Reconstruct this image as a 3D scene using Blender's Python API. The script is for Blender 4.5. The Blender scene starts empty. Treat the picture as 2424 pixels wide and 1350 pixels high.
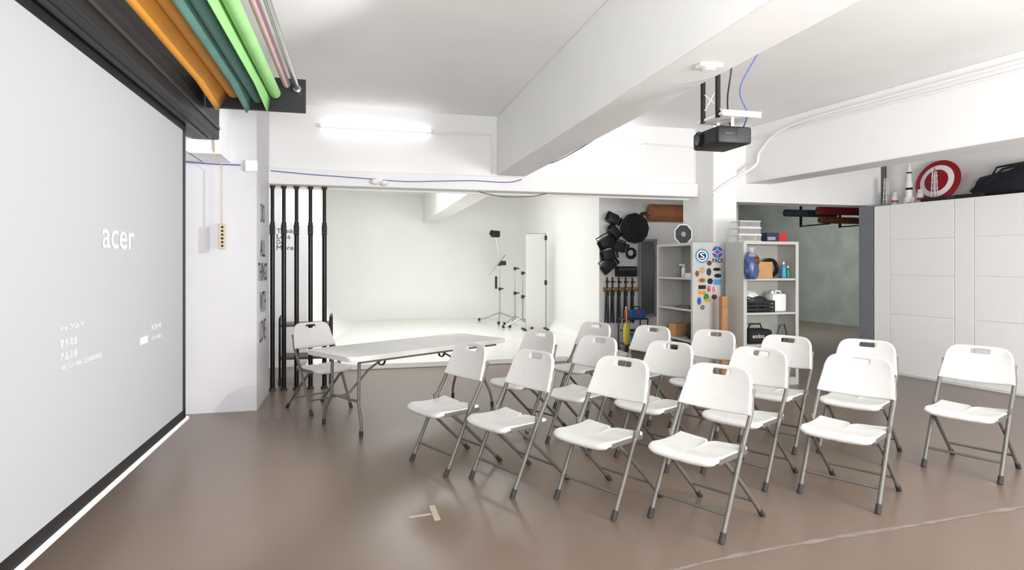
import bpy, bmesh, math, random
from math import sin, cos, pi, radians, sqrt
from mathutils import Vector, Matrix, noise
random.seed(7)
SC=bpy.context.scene
C=SC.collection
F=1445.0; CX=1212.0; HY=628.0; H=1.45
A=math.atan2(.254,1); CA,SA=cos(A),sin(A)      # main room direction
B=math.atan2(.416,1); CB,SB=cos(B),sin(B)      # right-hand wall direction
def R(u,v,z=0): return Vector((u*CA-v*SA,u*SA+v*CA,z))
def Q(p,q,z=0): return Vector((p*CB-q*SB,p*SB+q*CB,z))
def rv(x,y,v):      # point of the plane v=const
    dx,dz=(x-CX)/F,(HY-y)/F
    du=dx*CA+SA; dv=-dx*SA+CA
    t=v/dv
    return t*du,t*dz+H
def ru(x,y,u):
    dx,dz=(x-CX)/F,(HY-y)/F
    du=dx*CA+SA; dv=-dx*SA+CA
    t=u/du
    return t*dv,t*dz+H
# ------------------------------------------------------------------ materials
def lin(c):
    r=[]
    for k in c:
        k=k/255.0
        r.append(k/12.92 if k<=.04045 else ((k+.055)/1.055)**2.4)
    return (r[0],r[1],r[2],1)
def mat(name,rgb,rough=.5,metal=0,var=.06,scale=6,bump=0,emit=0,emitcol=None,alpha=1,trans=0,bscale=None):
    m=bpy.data.materials.new(name); m.use_nodes=True
    nt=m.node_tree; b=nt.nodes['Principled BSDF']
    tc=nt.nodes.new('ShaderNodeTexCoord')
    n=nt.nodes.new('ShaderNodeTexNoise'); n.inputs['Scale'].default_value=scale; n.inputs['Detail'].default_value=4
    nt.links.new(tc.outputs['Object'],n.inputs['Vector'])
    cr=nt.nodes.new('ShaderNodeValToRGB')
    c=lin(rgb)
    cr.color_ramp.elements[0].position=.3; cr.color_ramp.elements[1].position=.7
    cr.color_ramp.elements[0].color=tuple(k*(1-var) for k in c[:3])+(1,)
    cr.color_ramp.elements[1].color=tuple(min(1,k*(1+var)) for k in c[:3])+(1,)
    nt.links.new(n.outputs['Fac'],cr.inputs['Fac'])
    nt.links.new(cr.outputs['Color'],b.inputs['Base Color'])
    b.inputs['Roughness'].default_value=rough; b.inputs['Metallic'].default_value=metal
    if bump:
        bp=nt.nodes.new('ShaderNodeBump'); bp.inputs['Strength'].default_value=bump; bp.inputs['Distance'].default_value=.02
        if bscale:
            n2=nt.nodes.new('ShaderNodeTexNoise'); n2.inputs['Scale'].default_value=bscale; n2.inputs['Detail'].default_value=5
            nt.links.new(tc.outputs['Object'],n2.inputs['Vector']); nt.links.new(n2.outputs['Fac'],bp.inputs['Height'])
        else: nt.links.new(n.outputs['Fac'],bp.inputs['Height'])
        nt.links.new(bp.outputs['Normal'],b.inputs['Normal'])
    if emit:
        b.inputs['Emission Color'].default_value=lin(emitcol or rgb); b.inputs['Emission Strength'].default_value=emit
    if alpha<1: b.inputs['Alpha'].default_value=alpha
    if trans: b.inputs['Transmission Weight'].default_value=trans
    return m
MT={}
def m_(k,*a,**kw):
    MT[k]=mat(k,*a,**kw); return MT[k]
m_('wall',(242,242,242),.6,var=.02,scale=1.5,bump=.12,bscale=9)
m_('columnwall_shaded',(212,211,215),.6,var=.03,scale=1.5,bump=.1,bscale=9)  # wall paint made darker and lilac: the column's dim light put into the colour
m_('ceil',(245,245,244),.7,var=.03,scale=1.1,bump=.15,bscale=6)
m_('cyc',(241,241,238),.45,var=.01,scale=2)
m_('cycfloor',(234,234,229),.16,var=.02,scale=3)
m_('board',(210,210,205),.6,var=.02)
m_('panel',(246,246,246),.35,var=.01,scale=3)
m_('concrete',(156,164,157),.8,var=.13,scale=2.2,bump=.3,bscale=12)
m_('greypost',(120,123,128),.6,var=.05)
m_('plastic',(214,213,211),.5,var=.02,scale=20,bump=.03,bscale=300)
m_('tabletop',(218,217,214),.5,var=.02,scale=20,bump=.03,bscale=200)
m_('tube',(112,109,104),.5,.35,var=.08,scale=20)
m_('rubber',(48,47,48),.7)
m_('black',(20,20,21),.5,var=.2)
m_('blackmetal',(17,17,19),.3,.4,var=.1)
m_('blackfab',(28,29,32),.85,var=.3,scale=40,bump=.2)
m_('navyfab',(24,28,40),.85,var=.3,scale=30,bump=.2)
m_('darkgrey',(58,59,62),.45,.3)
m_('screen',(166,167,169),.85,var=.005,emit=.06,emitcol=(238,240,244))  # faint glow put into the fabric for the projector's light
m_('letlight',(215,215,214),.7,var=.0,emit=.32,emitcol=(255,255,252))  # projected letters: projector light made as a glow of the meshes
m_('logolight',(222,222,200),.7,var=.0,emit=.36,emitcol=(255,255,222))  # same glow for the projected logo, slightly yellower
m_('white',(242,242,240),.4,var=.02)
m_('chrome',(190,190,190),.22,.9,var=.05)
m_('orange',(214,146,42),.6,var=.06)
m_('teal',(78,120,109),.65,var=.08)
m_('green',(142,194,122),.55,var=.06)
m_('pink',(210,174,180),.6,var=.05)
m_('maroon',(110,36,28),.6)
m_('lamp',(255,255,255),.4,var=0,emit=6,emitcol=(252,253,255))
m_('shelfgrey',(194,193,189),.45,.1,var=.03)
m_('shelfin',(178,177,172),.5,.1,var=.03)
m_('card',(190,146,96),.8,var=.08,scale=12)
m_('wood',(176,128,84),.6,var=.15,scale=14)
m_('darkwood',(96,74,56),.6,var=.15,scale=14)
m_('ink',(16,16,18),.6)
m_('red',(186,30,40),.4)
m_('discred',(158,24,38),.35,.2)
m_('blue',(36,84,160),.45)
m_('cableblue',(84,96,158),.5)
m_('cyan',(70,150,200),.45)
m_('tan',(190,160,110),.6)
m_('brown',(120,74,46),.6,var=.15)
m_('copper',(150,96,64),.5,var=.2,scale=4)
m_('yellow',(206,190,60),.5)
m_('grn',(40,130,70),.4)
m_('beige',(206,190,160),.6)
m_('paper',(184,172,154),.8)
m_('clear',(235,240,242),.15,alpha=.3)
m_('bag',(60,80,130),.3,var=.6,scale=14)
m_('bagwhite',(215,215,215),.3,var=.2,scale=18)
m_('darkglass',(26,24,34),.15)
m_('mauve',(150,146,156),.5)
m_('lens',(10,14,22),.05)
m_('crack',(134,124,116),.75,var=.2,scale=9)
m_('redroll',(130,20,38),.7); m_('navyroll',(38,46,66),.7)
# floor
def floor_mat():
    m=bpy.data.materials.new('floor_epoxy'); m.use_nodes=True
    nt=m.node_tree; b=nt.nodes['Principled BSDF']; L=nt.links.new
    tc=nt.nodes.new('ShaderNodeTexCoord')
    n=nt.nodes.new('ShaderNodeTexNoise'); n.inputs['Scale'].default_value=.6; n.inputs['Detail'].default_value=2; n.inputs['Roughness'].default_value=.5
    L(tc.outputs['Object'],n.inputs['Vector'])
    cr=nt.nodes.new('ShaderNodeValToRGB'); e=cr.color_ramp.elements
    e[0].position=.2; e[0].color=lin((117,101,89)); e[1].position=.8; e[1].color=lin((125,109,97))
    L(n.outputs['Fac'],cr.inputs['Fac'])
    L(cr.outputs['Color'],b.inputs['Base Color'])
    b.inputs['Roughness'].default_value=.3
    return m
MT['floor']=floor_mat()
# ------------------------------------------------------------------ builders
def rotto(a,b):
    d=(Vector(b)-Vector(a))
    return d.length, Vector((0,0,1)).rotation_difference(d.normalized()).to_matrix().to_4x4()
class MB:
    def __init__(s): s.bm=bmesh.new()
    def box(s,c,d,bev=0,rot=None,seg=2):
        r=bmesh.ops.create_cube(s.bm,size=1)
        vs=r['verts']
        bmesh.ops.scale(s.bm,vec=d,verts=vs)
        if bev:
            es=list({e for v in vs for e in v.link_edges})
            rr=bmesh.ops.bevel(s.bm,geom=es,offset=bev,segments=seg,affect='EDGES',profile=.5)
            vs=list({v for f in rr['faces'] for v in f.verts}|{v for v in vs if v.is_valid})
        if rot is not None: bmesh.ops.transform(s.bm,matrix=rot.to_4x4(),verts=vs)
        bmesh.ops.translate(s.bm,vec=c,verts=vs); return s
    def span(s,a,b,bev=0):
        a=Vector(a); b=Vector(b)
        return s.box((a+b)/2,[abs(k) for k in (b-a)],bev)
    def rod(s,a,b,r,r2=None,seg=12):
        L,M=rotto(a,b)
        rr=bmesh.ops.create_cone(s.bm,cap_ends=True,segments=seg,radius1=r,radius2=r if r2 is None else r2,depth=L)
        bmesh.ops.transform(s.bm,matrix=Matrix.Translation((Vector(a)+Vector(b))/2)@M,verts=rr['verts']); return s
    def tube(s,pts,r,seg=8):
        pts=[Vector(p) for p in pts]; rings=[]
        n=len(pts); up=None
        for i,p in enumerate(pts):
            t=(pts[min(i+1,n-1)]-pts[max(i-1,0)]).normalized()
            if up is None:
                up=t.orthogonal().normalized()
            else:
                up=(up-t*up.dot(t)).normalized()
            w=t.cross(up)
            rings.append([s.bm.verts.new(p+(up*cos(2*pi*k/seg)+w*sin(2*pi*k/seg))*r) for k in range(seg)])
        for a,b in zip(rings,rings[1:]):
            for k in range(seg): s.bm.faces.new((a[k],a[(k+1)%seg],b[(k+1)%seg],b[k]))
        s.bm.faces.new(rings[0][::-1]); s.bm.faces.new(rings[-1]); return s
    def lathe(s,prof,c=(0,0,0),seg=24,M=None,caps=True):
        T=Matrix.Translation(c)@(M.to_4x4() if M is not None else Matrix())
        rings=[[s.bm.verts.new(T@Vector((max(r,1e-4)*cos(2*pi*k/seg),max(r,1e-4)*sin(2*pi*k/seg),z))) for k in range(seg)] for r,z in prof]
        for a,b in zip(rings,rings[1:]):
            for k in range(seg): s.bm.faces.new((a[k],a[(k+1)%seg],b[(k+1)%seg],b[k]))
        if caps: s.bm.faces.new(rings[0][::-1]); s.bm.faces.new(rings[-1])
        return s
    def prism(s,poly,M,h):
        lo=[s.bm.verts.new(M@Vector((x,y,0))) for x,y in poly]; hi=[s.bm.verts.new(M@Vector((x,y,h))) for x,y in poly]
        n=len(poly)
        s.bm.faces.new(lo[::-1]); s.bm.faces.new(hi)
        for k in range(n): s.bm.faces.new((lo[k],lo[(k+1)%n],hi[(k+1)%n],hi[k]))
        return s
    def blob(s,c,d,sub=3,amp=.15,f=3.0,seed=0,flat=True):
        r=bmesh.ops.create_icosphere(s.bm,subdivisions=sub,radius=1)
        for v in r['verts']:
            k=1+amp*noise.noise(v.co*f+Vector((seed*7.3,seed,0)))
            v.co=v.co*k
            if flat and v.co.z<-.75: v.co.z=-.75
        bmesh.ops.scale(s.bm,vec=d,verts=r['verts']); bmesh.ops.translate(s.bm,vec=c,verts=r['verts']); return s
    def build(s,name,m,parent=None,smooth=False):
        bmesh.ops.recalc_face_normals(s.bm,faces=s.bm.faces[:])
        me=bpy.data.meshes.new(name); s.bm.to_mesh(me); s.bm.free()
        if smooth:
            for p in me.polygons: p.use_smooth=True
            try: me.set_sharp_from_angle(angle=radians(40))
            except Exception: pass
        o=bpy.data.objects.new(name,me); C.objects.link(o)
        me.materials.append(MT[m] if isinstance(m,str) else m)
        if parent: o.parent=parent
        return o
def tag(o,label,cat,group=None,kind=None):
    o['label']=label; o['category']=cat
    if group: o['group']=group
    if kind: o['kind']=kind
    return o
def thing(name,label,cat,loc=(0,0,0),rz=0,group=None):
    o=bpy.data.objects.new(name,None); C.objects.link(o); o.location=loc; o.rotation_euler=(0,0,rz)
    return tag(o,label,cat,group)
def solo(name,mb,m,label,cat,loc=(0,0,0),rz=0,group=None,smooth=False):
    o=mb.build(name,m,None,smooth); o.location=loc; o.rotation_euler=(0,0,rz)
    return tag(o,label,cat,group)
def struct(name,mb,m,rz=0,parent=None):
    o=mb.build(name,m,parent); o['kind']='structure'
    if not parent: o.rotation_euler=(0,0,rz)
    return o
def dup(root,loc,rz,label,group=None):
    r=root.copy(); C.objects.link(r); r.location=loc; r.rotation_euler=(0,0,rz); r['label']=label
    if group: r['group']=group
    for ch in list(root.children):
        c=ch.copy(); C.objects.link(c); c.parent=r
        for g in list(ch.children):
            d=g.copy(); C.objects.link(d); d.parent=c
    return r
def surf(name,f,aa,bb,m,parent,skip=(),thick=.02,sub=1,offset=-1):
    bm=bmesh.new()
    g=[[bm.verts.new(f(a,b)) for b in bb] for a in aa]
    for i in range(len(aa)-1):
        for j in range(len(bb)-1):
            if (i,j) in skip: continue
            bm.faces.new((g[i][j],g[i+1][j],g[i+1][j+1],g[i][j+1]))
    bmesh.ops.recalc_face_normals(bm,faces=bm.faces[:])
    me=bpy.data.meshes.new(name); bm.to_mesh(me); bm.free()
    for p in me.polygons: p.use_smooth=True
    o=bpy.data.objects.new(name,me); C.objects.link(o); o.parent=parent
    me.materials.append(MT[m])
    if thick:
        s=o.modifiers.new('s','SOLIDIFY'); s.thickness=thick; s.offset=offset
    if sub:
        k=o.modifiers.new('u','SUBSURF'); k.levels=sub; k.render_levels=sub
    return o
FR_U=Matrix(((0,0,1),(1,0,0),(0,1,0)))        # writing on a face looking along +u, running along +v
FR_V=Matrix(((1,0,0),(0,0,-1),(0,1,0)))       # writing on a face looking along -v, running along +u
def text(s,name,m,parent,org,fr,w=None,h=None,shear=0,bold=0):
    cu=bpy.data.curves.new('t','FONT'); cu.body=s; cu.size=1; cu.shear=shear; cu.offset=bold; cu.resolution_u=3
    ob=bpy.data.objects.new('t',cu); C.objects.link(ob)
    dg=bpy.context.evaluated_depsgraph_get(); dg.update()
    me=bpy.data.meshes.new_from_object(ob.evaluated_get(dg))
    bpy.data.objects.remove(ob)
    if len(me.vertices)==0: return None
    xs=[v.co.x for v in me.vertices]; ys=[v.co.y for v in me.vertices]
    x0,x1,y0,y1=min(xs),max(xs),min(ys),max(ys)
    sx=w/(x1-x0) if w else None; sy=h/(y1-y0) if h else None
    sx=sx or sy; sy=sy or sx
    for v in me.vertices:
        v.co=fr@Vector(((v.co.x-x0)*sx,(v.co.y-y0)*sy,0))+Vector(org)
    me.materials.clear(); me.materials.append(MT[m])
    o=bpy.data.objects.new(name,me); C.objects.link(o); o.parent=parent
    return o
# ------------------------------------------------------------------ the setting
ZC=3.3
VB=16.2
bm=MB(); bm.span((-7,-5,-.1),(18,24,0)); fl=struct('floor',bm,'floor')
bm=MB(); bm.span((-7,-5,ZC),(18,24,ZC+.1)); struct('ceiling',bm,'ceil')
bm=MB(); bm.span((-1.85,-3,0),(-1.75,9.2,ZC)); struct('wall_left',bm,'wall',A)
bm=MB(); bm.span((-1.85,-3.1,0),(10,-3,ZC)); struct('wall_front',bm,'wall',A)
bm=MB(); bm.span((-1.75,6.53,0),(-.97,7.40,ZC)); colL=struct('wall_left_column',bm,'columnwall_shaded',A)
bm=MB(); bm.span((-.97,7.42,2.37),(4.46,7.75,ZC)); bm.span((-.97,7.35,2.37),(4.46,7.43,2.55),.01); struct('trim_1',bm,'wall',A)      # back lintel
bm=MB(); bm.span((1.69,-3,2.57),(2.07,7.42,ZC),.012); struct('trim_2',bm,'wall',A)    # main beam
bm=MB(); bm.span((1.69,7.75,2.57),(2.07,VB,ZC)); struct('trim_3',bm,'cyc',A)     # its run over the white studio
bm=MB(); bm.span((-1.75,-3,2.46),(-1.46,6.53,ZC)); bm.span((-1.47,6.02,2.46),(-1.2,6.53,ZC)); struct('trim_4',bm,'wall',A)     # left beam
bm=MB(); bm.span((4.46,7.0,0),(4.8,7.75,ZC)); struct('wall_right_column',bm,'wall',A)
bm=MB(); bm.span((4.8,7.2,2.3),(7.3,7.5,ZC)); struct('trim_5',bm,'wall',A)        # right lintel
bm=MB(); bm.span((6.07,-3,2.55),(6.45,6.5,ZC),.012); struct('trim_6',bm,'wall',B)      # right beam
bm=MB(); bm.span((8.36,-4,0),(8.46,6.05,ZC)); struct('wall_right',bm,'wall',B)
# white studio (cove)
bm=MB(); bm.span((-1.75,9.2,0),(-.69,9.3,ZC)); wbl=struct('wall_back_left',bm,'wall',A)
bm=MB(); bm.span((-.69,8.7,0),(4.12,VB,.08),.012); struct('floor_studio',bm,'cycfloor',A)
plan=[((-.69,9.3),(1,0),.03),((-.69,11.5),(1,0),.25)]
for k in range(9):
    t=k/8*pi/2; plan.append(((-.69+1.3*(1-cos(t)),VB-1.3+1.3*sin(t)),(cos(t),-sin(t)),.7))
for k in range(9):
    t=k/8*pi/2; plan.append(((4.12-1.3*(1-sin(t)),VB-1.3+1.3*cos(t)),(-sin(t),-cos(t)),.7))
plan+=[((4.12,12.0),(-1,0),.2),((4.12,10.0),(-1,0),.03)]
b=bmesh.new(); rows=[]
for p,n,r in plan:
    vp=[(r*(1-sin(k/9*pi/2)),.081+r*(1-cos(k/9*pi/2))) for k in range(10)]+[(0,1.6),(0,ZC)]
    rows.append([b.verts.new((p[0]+n[0]*o_,p[1]+n[1]*o_,z)) for o_,z in vp])
for i in range(len(rows)-1):
    for j in range(11): b.faces.new((rows[i][j],rows[i+1][j],rows[i+1][j+1],rows[i][j+1]))
x=MB(); x.bm.free(); x.bm=b; o=struct('wall_back',x,'cyc',A)
for p in o.data.polygons: p.use_smooth=True
bm=MB(); bm.span((4.125,10.0,0),(4.22,10.02,ZC)); struct('wall_studio_right',bm,'cyc',A)
bm=MB(); bm.span((4.22,10.0,0),(6.9,10.1,ZC)); struct('wall_gear',bm,'wall',A)
# far right concrete room
def quadwall(name,a,b_,m,z=ZC):
    d=(Vector(b_)-Vector(a)); n=Vector((-d.y,d.x)).normalized()*.1
    mb=MB(); mb.prism([(a[0],a[1]),(b_[0],b_[1]),(b_[0]-n.x,b_[1]-n.y),(a[0]-n.x,a[1]-n.y)],Matrix(),z)
    return struct(name,mb,m)
quadwall('wall_far_right',(6.1,20.4),(9.9,9.9),'concrete')
quadwall('wall_far_back',(-4,20),(7,20),'concrete')
quadwall('wall_far_side',(9.9,9.9),(5.40,8.83),'concrete')
# white panelled partition on the right
bm=MB(); bm.span((7.82,-3,0),(8.35,5.83,2.255)); part=struct('wall_right_panels',bm,'panel',B)
q=5.6; zs=[.02,.8,1.32,1.79,2.245]
mbs=MB(); mbs.span((7.805,5.605,.02),(7.83,5.825,2.245),.004); mbs.build('panel','panel',part)
while q>-2:
    for z0,z1 in zip(zs,zs[1:]):
        mb=MB(); mb.span((7.805,q-.815,z0),(7.83,q-.003,z1-.007),.004); mb.build('panel','panel',part)
    mb=MB(); mb.span((7.805,q-1.037,.02),(7.83,q-.822,2.245),.004); mb.build('panel','panel',part)
    q-=1.04
bm=MB(); bm.span((7.80,5.84,0),(8.35,6.05,2.27)); struct('wall_right_post',bm,'greypost',B)
# floor crack and worn spots, part of the floor
def ribbon(name,pts,w,m,parent,z=.001,jit=.012):
    b=bmesh.new(); prev=None; P=[Vector((x,y,0)) for x,y in pts]; out=[]
    for a,c in zip(P,P[1:]):
        n=max(2,int((c-a).length/.03))
        for k in range(n): out.append(a.lerp(c,k/n))
    out.append(P[-1])
    for i,p in enumerate(out):
        t=(out[min(i+1,len(out)-1)]-out[max(i-1,0)]).normalized(); nn=Vector((-t.y,t.x,0))
        o1=noise.noise(p*14)*jit; hw=w*(.4+1.0*abs(noise.noise(p*6+Vector((3,1,0)))))
        l=b.verts.new(p+nn*(o1+hw)+Vector((0,0,z))); r=b.verts.new(p+nn*(o1-hw)+Vector((0,0,z)))
        if prev: b.faces.new((prev[0],prev[1],r,l))
        prev=(l,r)
    x=MB(); x.bm.free(); x.bm=b; return x.build(name,m,parent)
def fp(x,y): 
    Y=H*F/(y-HY); return ((x-CX)/F*Y,Y)
ribbon('crack',[fp(1560,1360),fp(1700,1325),fp(1880,1290),fp(2050,1262),fp(2200,1238),fp(2330,1215),fp(2480,1192)],.024,'crack',fl,jit=.006)
for x_,y_,s_ in ((2342,1142,.05),(2190,900,.04)):
    X,Y=fp(x_,y_); bm=MB(); bm.lathe([(s_,0),(s_*.8,.0015)],(X,Y,0),9); bm.build('worn_patch','crack',fl)
# floor tape
tp=thing('floor_tape','two short strips of peeling beige tape in an L on the bare floor','tape',(fp(1010,1222)[0],fp(1010,1222)[1],0))
def strip(a,c,w):
    a=Vector(fp(*a)); c=Vector(fp(*c)); o=Vector((tp.location.x,tp.location.y))
    d=(c-a).normalized(); n=Vector((-d.y,d.x))*w
    mb=MB(); mb.prism([tuple(a+n-o),tuple(a-n-o),tuple(c-n-o),tuple(c+n-o)],Matrix.Translation((0,0,.001)),.002)
    mb.build('tape_strip','paper',tp)
strip((1022,1198),(1036,1233),.018); strip((968,1226),(1020,1218),.012)
# wall writing on the left column (its right face) and on the back left wall
for s,y0,y1 in (('DO',480,525),('ALL',566,607),('THINGS',622,666),('WITH',692,742),('LOVE',760,812)):
    z0=ru(616,y1,-.97)[1]; z1=ru(616,y0,-.97)[1]
    w={'DO':.26,'ALL':.34,'THINGS':.6,'WITH':.42,'LOVE':.42}[s]
    text(s,'lettering','ink',colL,(-.967,6.93-w/2,z0),FR_U,w,z1-z0)
for k,s in enumerate(('Think','Less','Do','More.')):
    u0,z=rv(655,552+k*13.3,9.2); u1,_=rv(655+(40,32,16,44)[k],545,9.2)
    text(s,'lettering','ink',wbl,(u0,9.197,z),FR_V,u1-u0,.065)
# ------------------------------------------------------------------ projection screen
scr=thing('projection_screen','large white pull-down projection screen with black border, lit by the projector','screen',(0,0,0),A)
US=-1.34; V1=5.41; V0=1.9; ZB=.22; ZT=2.58
bm=MB(); bm.span((US-.004,V0,ZB),(US,V1,ZT)); bm.build('screen_surface','screen',scr)
bm=MB()
bm.span((US-.003,V1-.075,ZB),(US+.003,V1,ZT)); bm.span((US-.003,V0,ZB),(US+.003,V0+.075,ZT)); bm.span((US-.003,V0,ZT-.06),(US+.003,V1,ZT)); bm.span((US-.003,V0,ZB),(US+.003,V1,ZB+.075))
bm.build('screen_border','black',scr)
bm=MB(); bm.rod((US,V0-.03,ZB-.012),(US,V1+.05,ZB-.012),.018); bm.build('weight_bar','white',scr,True)
bm=MB(); bm.span((US-.09,.8,ZT),(-1.205,6.0,2.95),.012); bm.build('housing','black',scr)
bm=MB(); bm.span((-1.21,.8,2.66),(-1.19,5.95,2.685)); bm.build('housing_rail','darkgrey',scr)
bm=MB(); bm.span((US+.03,.8,ZT-.012),(US+.06,5.9,ZT+.005)); bm.build('housing_rail','darkgrey',scr)
for v in (2,5.2):
    bm=MB(); bm.span((-1.3,v,2.95),(-1.27,v+.05,ZC)); bm.build('hanger','black',scr)
def stext(s,x0,x1,yb,h,m='letlight',**k):
    v0,z=ru(x0,yb,US+.002); v1,_=ru(x1,yb,US+.002)
    text(s,'projected_text',m,scr,(US+.004,v0,z),FR_U,v1-v0,h,**k)
stext('acer',241,317,587,.105,'logolight',bold=.004)
stext('Acer SVGA PJ',140,196,789,.03)
stext('更多消息',141,182,825,.038); stext('产品注册',141,182,857,.038)
stext('MRJT6110081233000E0025',142,240,883,.028)
stext('无信号',357,381,783,.036); stext('VGA 输入',357,383,808,.034)
v0,z0=ru(333,817,US+.003); v1,z1=ru(350,795,US+.003)
bm=MB(); bm.span((US,v0,z0),(US+.004,v1,z1),.001); bm.build('projected_icon','letlight',scr)
# ------------------------------------------------------------------ paper backdrop rolls under the ceiling
bd=thing('roll_bracket','black mounting board holding the ends of the coloured paper rolls','bracket',(0,0,0),A)
bm=MB(); bm.span((-1.195,5.43,2.74),(-.42,5.47,3.02),.004); bm.build('board','black',bd)
bm=MB(); bm.span((-1.1,2.0,3.02),(-.4,2.05,3.06)); bm.build('cross_arm','black',bd)
for u in (-1.05,-.5):
    bm=MB(); bm.span((u,2.0,3.0),(u+.03,2.05,ZC)); bm.build('hanger','black',bd)
def roll(u,z,r,m,label,flap=None,name='paper_roll',ve=5.36):
    t=thing(name,label,'backdrop roll',R(u,0,z),A,'coloured paper backdrop rolls')
    bm=MB(); bm.rod((0,.6,0),(0,ve,0),r,seg=24); bm.build('paper','%s'%m,t,True)
    bm=MB(); bm.rod((0,ve,0),(0,5.428,0),.016,seg=16); bm.rod((0,ve+.03,0),(0,ve+.05,0),.025,seg=16); bm.build('core','chrome',t,True)
    if flap:
        du,dz=flap
        pts=[(-r*.2,r),( -r*.9,r*.5),(-r*1.05,-.1*r)]
        for k in range(1,6): pts.append((-r*1.05+du*(k/5)**1.3,-.1*r+dz*k/5))
        b=bmesh.new(); n=30; rows=[]
        for i in range(n+1):
            v=.6+(ve+.03-.6)*i/n; tail=.04*max(0,(i-25)/5)
            rows.append([b.verts.new((a,v+tail*j/len(pts),c-(.06*max(0,(i-26)/4)*j/len(pts)))) for j,(a,c) in enumerate(pts)])
        for i in range(n):
            for j in range(len(pts)-1): b.faces.new((rows[i][j],rows[i+1][j],rows[i+1][j+1],rows[i][j+1]))
        x=MB(); x.bm.free(); x.bm=b; o=x.build('loose_end',m,t,True)
        s=o.modifiers.new('s','SOLIDIFY'); s.thickness=.002
roll(-.97,2.86,.052,'orange','orange paper backdrop roll with a loose hanging edge',(-.09,-.09))
roll(-.79,2.82,.042,'teal','dark teal green paper backdrop roll beside the orange roll',(-.05,-.06))
roll(-.655,2.87,.044,'green','bright light green paper backdrop roll with a curled end',(-.02,-.10))
roll(-.565,2.95,.03,'pink','pale pink paper backdrop roll beside the bare silver tube')
t=thing('metal_tube','bare silver metal tube hanging beside the pink paper roll','tube',R(-.485,0,2.93),A)
bm=MB(); bm.rod((0,.6,0),(0,5.40,0),.022,seg=20); bm.build('tube','chrome',t,True)
bm=MB(); bm.rod((0,5.40,0),(0,5.428,0),.03,seg=20); bm.build('end_cap','chrome',t,True)
# ------------------------------------------------------------------ cables, conduits, boxes on the walls
def cable(name,pts,r,m,label,cat='cable',sm=6):
    P=[Vector(p) for p in pts]; out=[]
    n=len(P)
    for i in range(n-1):
        p0=P[max(i-1,0)];p1=P[i];p2=P[i+1];p3=P[min(i+2,n-1)]
        for k in range(sm):
            s=k/sm
            out.append(.5*((2*p1)+(p2-p0)*s+(2*p0-5*p1+4*p2-p3)*s*s+(3*p1-p0-3*p2+p3)*s**3))
    out.append(P[-1])
    bm=MB(); bm.tube(out,r); return solo(name,bm,m,label,cat,smooth=True)
def pv(x,y,v):
    u,z=rv(x,y,v); return R(u,v,z)
cable('blue_cable',[pv(440,383,6.515),pv(500,388,6.515),pv(570,391,6.515)],.006,'cableblue','blue cable running across the left column into the white box')
cable('blue_cable',[pv(x,y,7.34) for x,y in ((640,404),(720,412),(800,418),(880,424),(960,430),(1040,429),(1120,428),(1200,432),(1235,425))],.005,'cableblue','blue cable looping along the beam over the white studio')
cable('conduit_pipe',[pv(1030,315,7.40),pv(1150,318,7.40),pv(1163,330,7.40),pv(1165,380,7.40),pv(1168,412,7.37)],.012,'white','white conduit running from the left tube light down beside the beam','pipe')
cable('conduit_pipe',[pv(1530,340,7.40),pv(1640,349,7.40),pv(1655,362,7.40),pv(1658,400,7.40),pv(1658,440,7.33)],.012,'white','thin white conduit running from the right tube light down to the column','pipe')
cable('conduit_pipe',[Q(6.05,-2,3.2),Q(6.05,1,3.2),Q(6.05,4,3.2),Q(6.05,5.6,3.17),Q(6.05,6.1,2.95),Q(6.0,6.15,2.75),R(4.62,6.975,2.5),R(4.43,6.97,2.36)],.019,'white','thick white conduit along the right beam bending down to the column','pipe')
cable('conduit_pipe',[Q(6.055,-2,3.13),Q(6.055,3,3.13),Q(6.055,6.45,3.13)],.011,'white','thin straight white conduit just under the thick one on the right beam','pipe')
cable('conduit_pipe',[R(-.95,7.55,2.355),R(1.5,7.55,2.355),R(4.44,7.55,2.355)],.012,'white','thin white rail running under the back beam edge over the studio opening','pipe')
cable('black_cable',[pv(x,y,7.50) for x,y in ((1130,453),(1190,466),(1260,465),(1300,457))],.004,'darkgrey','thin dark cable drooping under the middle of the back beam')
u,z=rv(595,393,6.5)
t=thing('junction_box','white square junction box at the top right of the left column','junction box',R(u,6.5,z-.055),A)
bm=MB(); bm.span((-.055,-.02,0),(.055,.03,.11),.006); bm.build('box','white',t)
bm=MB(); bm.span((-.045,-.024,.01),(.045,-.02,.10),.002); bm.build('lid','white',t)
# hanging power strip
VS=6.36
u,_=rv(525,560,VS)
_,za=rv(525,530,VS); _,zb=rv(525,590,VS)
ps=thing('power_strip','beige power strip hanging on its cord in front of the left column','power strip',R(u,VS,zb),A)
bm=MB(); bm.span((-.03,-.02,0),(.03,.02,za-zb),.008); bm.build('body','beige',ps)
bm=MB()
for k in range(6): bm.span((-.002,-.023,.02+.036*k),(.018,-.018,.04+.036*k),.001)
bm.build('socket','ink',ps)
zt=2.43-zb
bm=MB(); bm.tube([(0,0,za-zb),(0,0,.5),(0,0,zt-.06),(-.0,-.06,zt-.01),(.0,-.3,zt+.0),(.01,-.355,zt+.06),(0,-.357,zt+.3),(-.02,-.357,zt+.48)],.006); bm.build('cord','beige',ps,True)
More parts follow.
